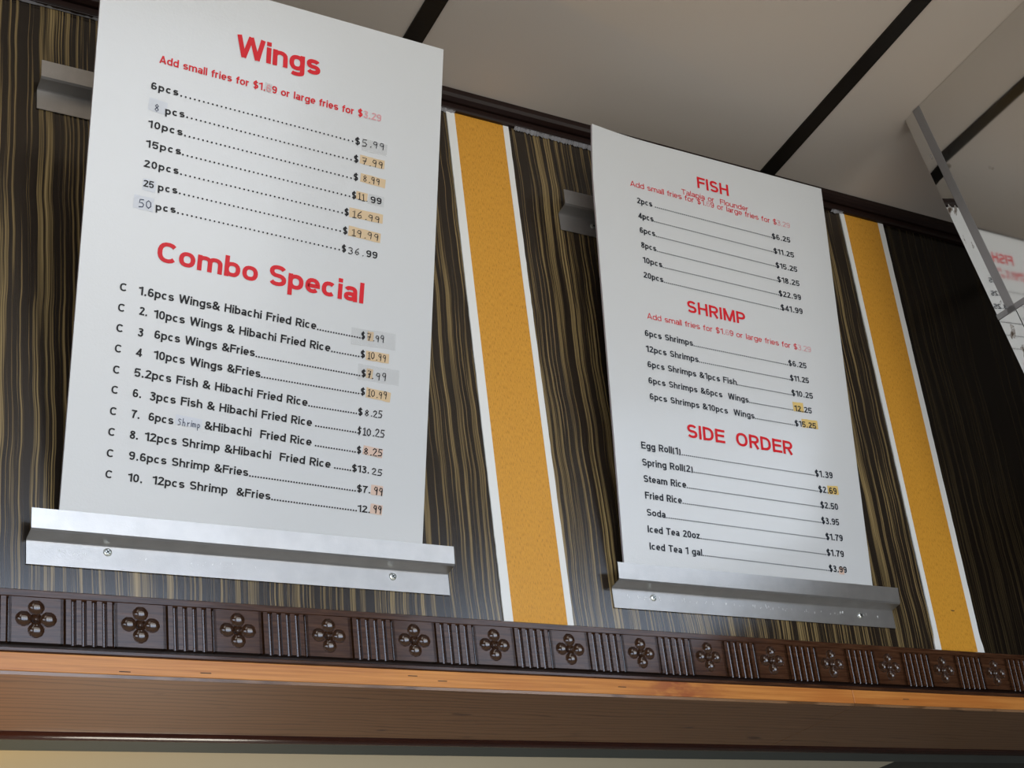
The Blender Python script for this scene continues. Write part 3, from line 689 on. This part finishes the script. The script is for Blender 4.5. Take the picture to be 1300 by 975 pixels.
A_TEXT= [('Wings', 0.2281, 0.7994, 0.3814, 0.8009, 0.0387, 'RB'),
('Add small fries for $1.69 or large fries for $3.29', 0.101, 0.7526, 0.499, 0.7457, 0.0134, 'Rf'),
('Combo', 0.1186, 0.4177, 0.2915, 0.4126, 0.0355, 'RB'),
('Special', 0.308, 0.4128, 0.4834, 0.4088, 0.0369, 'RB'),
('6pcs', 0.0904, 0.7046, 0.1368, 0.7034, 0.0127, 'Ks'),
('8', 0.0989, 0.6685, 0.1065, 0.6685, 0.0115, 'h'),
('pcs', 0.1164, 0.6671, 0.1498, 0.6689, 0.0127, 'Ks'),
('10pcs', 0.0905, 0.6388, 0.1484, 0.637, 0.0126, 'Ks'),
('15pcs', 0.0897, 0.6046, 0.1481, 0.6041, 0.0125, 'Ks'),
('20pcs', 0.0883, 0.5707, 0.1463, 0.5701, 0.0125, 'Ks'),
('25', 0.09, 0.5376, 0.1073, 0.5377, 0.0117, 'K'),
('pcs', 0.1136, 0.5354, 0.1467, 0.5367, 0.0125, 'Ks'),
('50', 0.085, 0.5018, 0.1059, 0.5027, 0.0119, 'h'),
('pcs', 0.1122, 0.5021, 0.1462, 0.5037, 0.0124, 'Ks'),
('$', 0.4508, 0.6937, 0.461, 0.6935, 0.0128, 'K'),
('5.99', 0.4643, 0.694, 0.5077, 0.695, 0.0124, 'h'),
('$', 0.4505, 0.6608, 0.4597, 0.6607, 0.0128, 'K'),
('7.99', 0.466, 0.6606, 0.5065, 0.6604, 0.0117, 'h'),
('$', 0.4515, 0.6279, 0.461, 0.6276, 0.0127, 'K'),
('8.99', 0.4695, 0.629, 0.502, 0.6293, 0.0116, 'h'),
('$', 0.4502, 0.5941, 0.4591, 0.594, 0.0127, 'K'),
('11.', 0.4613, 0.5939, 0.48, 0.5941, 0.0115, 'h'),
('99', 0.4855, 0.5931, 0.5078, 0.5936, 0.0123, 'K'),
('$', 0.4379, 0.5608, 0.4468, 0.5606, 0.0126, 'K'),
('16.99', 0.452, 0.5602, 0.5055, 0.5603, 0.0118, 'h'),
('$', 0.4369, 0.5272, 0.4461, 0.5269, 0.0125, 'K'),
('19.99', 0.4528, 0.5275, 0.5051, 0.527, 0.0118, 'h'),
('$', 0.4368, 0.4946, 0.4452, 0.4945, 0.0125, 'K'),
('36.', 0.4488, 0.4931, 0.4778, 0.4938, 0.0125, 'h'),
('99', 0.4822, 0.4939, 0.5047, 0.4936, 0.0126, 'K'),
('1.6pcs Wings& Hibachi Fried Rice', 0.0952, 0.3575, 0.3986, 0.3487, 0.0142, 'K'),
('$', 0.4812, 0.3462, 0.4884, 0.3461, 0.0126, 'K'),
('7.99', 0.4922, 0.346, 0.5248, 0.3462, 0.012, 'h'),
('2.', 0.0984, 0.3248, 0.1121, 0.3243, 0.0138, 'K'),
('10pcs Wings & Hibachi Fried Rice', 0.1218, 0.3233, 0.4261, 0.3142, 0.0142, 'K'),
('$', 0.4813, 0.3134, 0.4902, 0.3131, 0.0126, 'K'),
('10.99', 0.4944, 0.3133, 0.5297, 0.3125, 0.0113, 'h'),
('3', 0.0983, 0.2901, 0.1073, 0.2897, 0.0137, 'K'),
('6pcs Wings &Fries', 0.1249, 0.2903, 0.2936, 0.2855, 0.014, 'K'),
('$', 0.4846, 0.2797, 0.4934, 0.2793, 0.0126, 'K'),
('7.', 0.4971, 0.2794, 0.5067, 0.2794, 0.0112, 'H'),
('99', 0.5112, 0.2787, 0.5321, 0.2781, 0.0126, 'h'),
('4', 0.098, 0.257, 0.1078, 0.2566, 0.0136, 'K'),
('10pcs Wings &Fries', 0.1265, 0.2568, 0.3055, 0.2514, 0.014, 'K'),
('$', 0.4845, 0.2477, 0.4936, 0.2471, 0.0125, 'K'),
('10.99', 0.4977, 0.2474, 0.5346, 0.2462, 0.012, 'h'),
('5.2pcs Fish & Hibachi Fried Rice', 0.0976, 0.2239, 0.3904, 0.2142, 0.014, 'K'),
('$', 0.482, 0.2117, 0.4911, 0.2114, 0.0124, 'K'),
('8.25', 0.4947, 0.2123, 0.5279, 0.2117, 0.0115, 'H'),
('6.', 0.0975, 0.1906, 0.1122, 0.19, 0.0135, 'K'),
('3pcs Fish & Hibachi Fried Rice', 0.1243, 0.1891, 0.4003, 0.1809, 0.014, 'K'),
('$10.25', 0.4824, 0.1789, 0.5338, 0.1777, 0.0122, 'H'),
('7.', 0.098, 0.1567, 0.112, 0.1561, 0.0135, 'K'),
('6pcs', 0.1249, 0.1559, 0.1658, 0.154, 0.0136, 'K'),
('Shrimp', 0.1722, 0.1552, 0.2103, 0.1538, 0.0104, 'hs'),
('&Hibachi  Fried Rice', 0.2163, 0.153, 0.4015, 0.1475, 0.014, 'K'),
('$', 0.4832, 0.1449, 0.4919, 0.1446, 0.0123, 'K'),
('8.25', 0.4963, 0.1448, 0.5313, 0.1441, 0.0114, 'H'),
('8.', 0.0978, 0.1233, 0.1118, 0.1227, 0.0134, 'K'),
('12pcs Shrimp &Hibachi  Fried Rice', 0.1213, 0.1228, 0.4377, 0.1136, 0.0139, 'K'),
('$13.', 0.476, 0.1124, 0.5095, 0.112, 0.0123, 'K'),
('25', 0.5124, 0.1116, 0.533, 0.1111, 0.011, 'H'),
('9.6pcs Shrimp &Fries', 0.0985, 0.0897, 0.2949, 0.0838, 0.0136, 'K'),
('$7.', 0.4867, 0.0783, 0.5134, 0.0777, 0.0123, 'K'),
('99', 0.5182, 0.0769, 0.5354, 0.0765, 0.0123, 'H'),
('10.', 0.0996, 0.055, 0.1238, 0.0542, 0.0133, 'K'),
('12pcs Shrimp  &Fries', 0.1384, 0.0545, 0.3352, 0.0486, 0.0137, 'K'),
('12.', 0.4901, 0.044, 0.5149, 0.0438, 0.0122, 'K'),
('99', 0.5188, 0.0451, 0.5347, 0.0449, 0.0123, 'H'),
('C', 0.0651, 0.3589, 0.0769, 0.3589, 0.0133, 'K'),
('C', 0.0644, 0.3251, 0.0763, 0.325, 0.0133, 'K'),
('C', 0.0642, 0.2917, 0.0759, 0.2916, 0.0132, 'K'),
('C', 0.0641, 0.2584, 0.0759, 0.2581, 0.0132, 'K'),
('C', 0.0639, 0.2242, 0.0756, 0.2239, 0.0131, 'K'),
('C', 0.0637, 0.1917, 0.0754, 0.1913, 0.013, 'K'),
('C', 0.0638, 0.1574, 0.0755, 0.1569, 0.013, 'K'),
('C', 0.0637, 0.1242, 0.0753, 0.1237, 0.0129, 'K'),
('C', 0.0637, 0.0904, 0.0754, 0.0897, 0.0129, 'K'),
('C', 0.0641, 0.0571, 0.0757, 0.0563, 0.0128, 'K')]
A_DOTS= [(0.1411, 0.7034, 0.4467, 0.6959), (0.1534, 0.6691, 0.4457, 0.6616), (0.152, 0.637, 0.4474, 0.6284), (0.1508, 0.6037, 0.4464, 0.5949), (0.1498, 0.5698, 0.4342, 0.5623), (0.15, 0.5368, 0.4323, 0.529), (0.1494, 0.5033, 0.4325, 0.4954), (0.4011, 0.3481, 0.4789, 0.346), (0.4288, 0.3138, 0.4784, 0.3127), (0.296, 0.2848, 0.4816, 0.2793), (0.3076, 0.2513, 0.4818, 0.2476), (0.3931, 0.2139, 0.4793, 0.2123), (0.4072, 0.1811, 0.4796, 0.1793), (0.4086, 0.1474, 0.4807, 0.1451), (0.4452, 0.1133, 0.4737, 0.1125), (0.2976, 0.0834, 0.4842, 0.0781), (0.3377, 0.0484, 0.4879, 0.0442)]
A_PATCH= [(0.4622, 0.6688, 0.5095, 0.6681, 0.016, 't'), (0.4651, 0.6355, 0.5128, 0.6322, 0.016, 't'), (0.4587, 0.6021, 0.4802, 0.6017, 0.0144, 't'), (0.4475, 0.5686, 0.5112, 0.5673, 0.0173, 't'), (0.4477, 0.535, 0.5087, 0.5335, 0.0179, 't'), (0.493, 0.3533, 0.5046, 0.3532, 0.0169, 't'), (0.4918, 0.3185, 0.5356, 0.3173, 0.0169, 't'), (0.4943, 0.2873, 0.5065, 0.2868, 0.0175, 't'), (0.4956, 0.2534, 0.5419, 0.2511, 0.0175, 't'), (0.4953, 0.1526, 0.532, 0.1497, 0.0159, 'p'), (0.5134, 0.0848, 0.5359, 0.0841, 0.0172, 'p'), (0.5137, 0.0524, 0.5362, 0.0501, 0.0171, 'p'), (0.463, 0.3485, 0.5463, 0.3502, 0.0296, 'c'), (0.4782, 0.2878, 0.5559, 0.2844, 0.0281, 'c'), (0.4641, 0.6966, 0.5127, 0.6947, 0.022, 'c'), (0.0893, 0.6797, 0.1192, 0.6769, 0.0217, 'w'), (0.0891, 0.542, 0.1105, 0.5413, 0.02, 'w'), (0.0766, 0.5108, 0.1093, 0.5087, 0.0225, 'w'), (0.1686, 0.1638, 0.2124, 0.1614, 0.0155, 'w'), (0.4812, 0.6001, 0.5114, 0.5993, 0.0189, 'c'), (0.2816, 0.7573, 0.2949, 0.7564, 0.0171, 'c')]
B_TEXT= [('FISH', 0.267, 0.8595, 0.3527, 0.8584, 0.0273, 'RB'),
('Talapia or  Flounder', 0.2231, 0.8345, 0.4025, 0.8323, 0.0125, 'r'),
('Add small fries for $1.69 or large fries for $3.29', 0.0911, 0.8235, 0.5167, 0.8158, 0.0128, 'rf'),
('2pcs', 0.1048, 0.7862, 0.1433, 0.7857, 0.0135, 'k'),
('4pcs', 0.1046, 0.7518, 0.143, 0.7509, 0.0134, 'k'),
('6pcs', 0.1047, 0.7186, 0.1438, 0.7174, 0.0133, 'k'),
('8pcs', 0.1049, 0.6846, 0.143, 0.6829, 0.0132, 'k'),
('10pcs', 0.1056, 0.6507, 0.1545, 0.6484, 0.0133, 'k'),
('20pcs', 0.1042, 0.6167, 0.1533, 0.6144, 0.0133, 'k'),
('$6.25', 0.4604, 0.779, 0.513, 0.7796, 0.013, 'k'),
('$11.25', 0.4603, 0.7436, 0.5185, 0.7441, 0.0129, 'k'),
('$15.25', 0.4613, 0.7093, 0.5228, 0.7099, 0.013, 'k'),
('$18.25', 0.4612, 0.6751, 0.5244, 0.676, 0.0132, 'k'),
('$22.99', 0.4609, 0.6413, 0.524, 0.6422, 0.0134, 'k'),
('$41.99', 0.4618, 0.608, 0.5238, 0.6088, 0.0137, 'k'),
('SHRIMP', 0.2073, 0.5581, 0.3604, 0.5556, 0.0277, 'RB'),
('Add small fries for $1.69 or large fries for $3.29', 0.1039, 0.5253, 0.5339, 0.5202, 0.0128, 'rf'),
('6pcs Shrimps', 0.0944, 0.4856, 0.214, 0.4825, 0.0137, 'k'),
('12pcs Shrimps', 0.0939, 0.4514, 0.2243, 0.4479, 0.0136, 'k'),
('6pcs Shrimps &1pcs Fish', 0.0943, 0.4179, 0.3179, 0.4117, 0.0136, 'k'),
('6pcs Shrimps &6pcs  Wings', 0.093, 0.3829, 0.3447, 0.3763, 0.0135, 'k'),
('6pcs Shrimps &10pcs  Wings', 0.0926, 0.3487, 0.3556, 0.3423, 0.0135, 'k'),
('$6.25', 0.4647, 0.4788, 0.5154, 0.4797, 0.0131, 'k'),
('$11.25', 0.4648, 0.4446, 0.5172, 0.4456, 0.013, 'k'),
('$10.25', 0.4638, 0.41, 0.5233, 0.4109, 0.0133, 'k'),
('12.25', 0.4668, 0.3754, 0.515, 0.3759, 0.0132, 'k'),
('$15.25', 0.4628, 0.3412, 0.522, 0.3419, 0.0131, 'k'),
('SIDE', 0.1764, 0.2789, 0.2715, 0.2772, 0.0294, 'RB'),
('ORDER', 0.2992, 0.2767, 0.4494, 0.274, 0.0301, 'RB'),
('Egg Roll(1)', 0.0616, 0.2411, 0.1563, 0.2386, 0.0148, 'k'),
('Spring Roll(2)', 0.0604, 0.2059, 0.1824, 0.2045, 0.0147, 'k'),
('Steam Rice', 0.0606, 0.172, 0.1624, 0.17, 0.0146, 'k'),
('Fried Rice', 0.0607, 0.138, 0.1482, 0.1362, 0.0145, 'k'),
('Soda', 0.0612, 0.1037, 0.1057, 0.1025, 0.0143, 'k'),
('Iced Tea 20oz', 0.06, 0.0697, 0.1837, 0.0672, 0.0143, 'k'),
('Iced Tea 1 gal', 0.061, 0.0356, 0.1857, 0.0328, 0.0142, 'k'),
('$1.39', 0.5023, 0.2333, 0.5514, 0.2334, 0.0145, 'k'),
('$2.69', 0.5068, 0.1984, 0.5574, 0.1988, 0.0144, 'k'),
('$2.50', 0.5072, 0.164, 0.5557, 0.1642, 0.0143, 'k'),
('$3.95', 0.5042, 0.1297, 0.553, 0.1299, 0.0142, 'k'),
('$1.79', 0.5105, 0.0954, 0.558, 0.0955, 0.0141, 'k'),
('$1.79', 0.5078, 0.0608, 0.5555, 0.0606, 0.014, 'k'),
('$3.99', 0.5092, 0.0267, 0.5579, 0.0266, 0.014, 'k')]
B_DOTS= [(0.1507, 0.7855, 0.4593, 0.7803), (0.1454, 0.7507, 0.4596, 0.745), (0.1459, 0.7169, 0.4601, 0.7106), (0.1449, 0.6824, 0.4598, 0.676), (0.1564, 0.6479, 0.4598, 0.6424), (0.1555, 0.6141, 0.4606, 0.6086), (0.2162, 0.4823, 0.4616, 0.4789), (0.2263, 0.4479, 0.4636, 0.4451), (0.3201, 0.4115, 0.4617, 0.4103), (0.3468, 0.3762, 0.4613, 0.3755), (0.3577, 0.3422, 0.4607, 0.3413), (0.1594, 0.2381, 0.4992, 0.234), (0.1849, 0.2045, 0.5043, 0.1992), (0.1647, 0.1698, 0.5058, 0.1647), (0.1505, 0.136, 0.5021, 0.1304), (0.1083, 0.1022, 0.508, 0.0957), (0.1866, 0.067, 0.5053, 0.0611), (0.1884, 0.0327, 0.5078, 0.0271)]
B_PATCH= [(0.464, 0.3855, 0.4928, 0.386, 0.0214, 'y'), (0.4833, 0.3507, 0.5271, 0.3515, 0.0195, 'y'), (0.5327, 0.207, 0.5624, 0.2072, 0.0192, 'y'), (0.5366, 0.0309, 0.5504, 0.0308, 0.0152, 'p')]
menu((.0296, -.030, .1736), .6155, .9146, .2903, 'left menu board headed Wings and Combo Special, leaning forward', A_TEXT, A_DOTS, A_PATCH, 0, 0, 0)
menu((1.0660, -.030, .1684), .6258, .9401, .1089, 'right menu board headed Fish, Shrimp and Side Order', B_TEXT, B_DOTS, B_PATCH, .012, .0050, .0015)
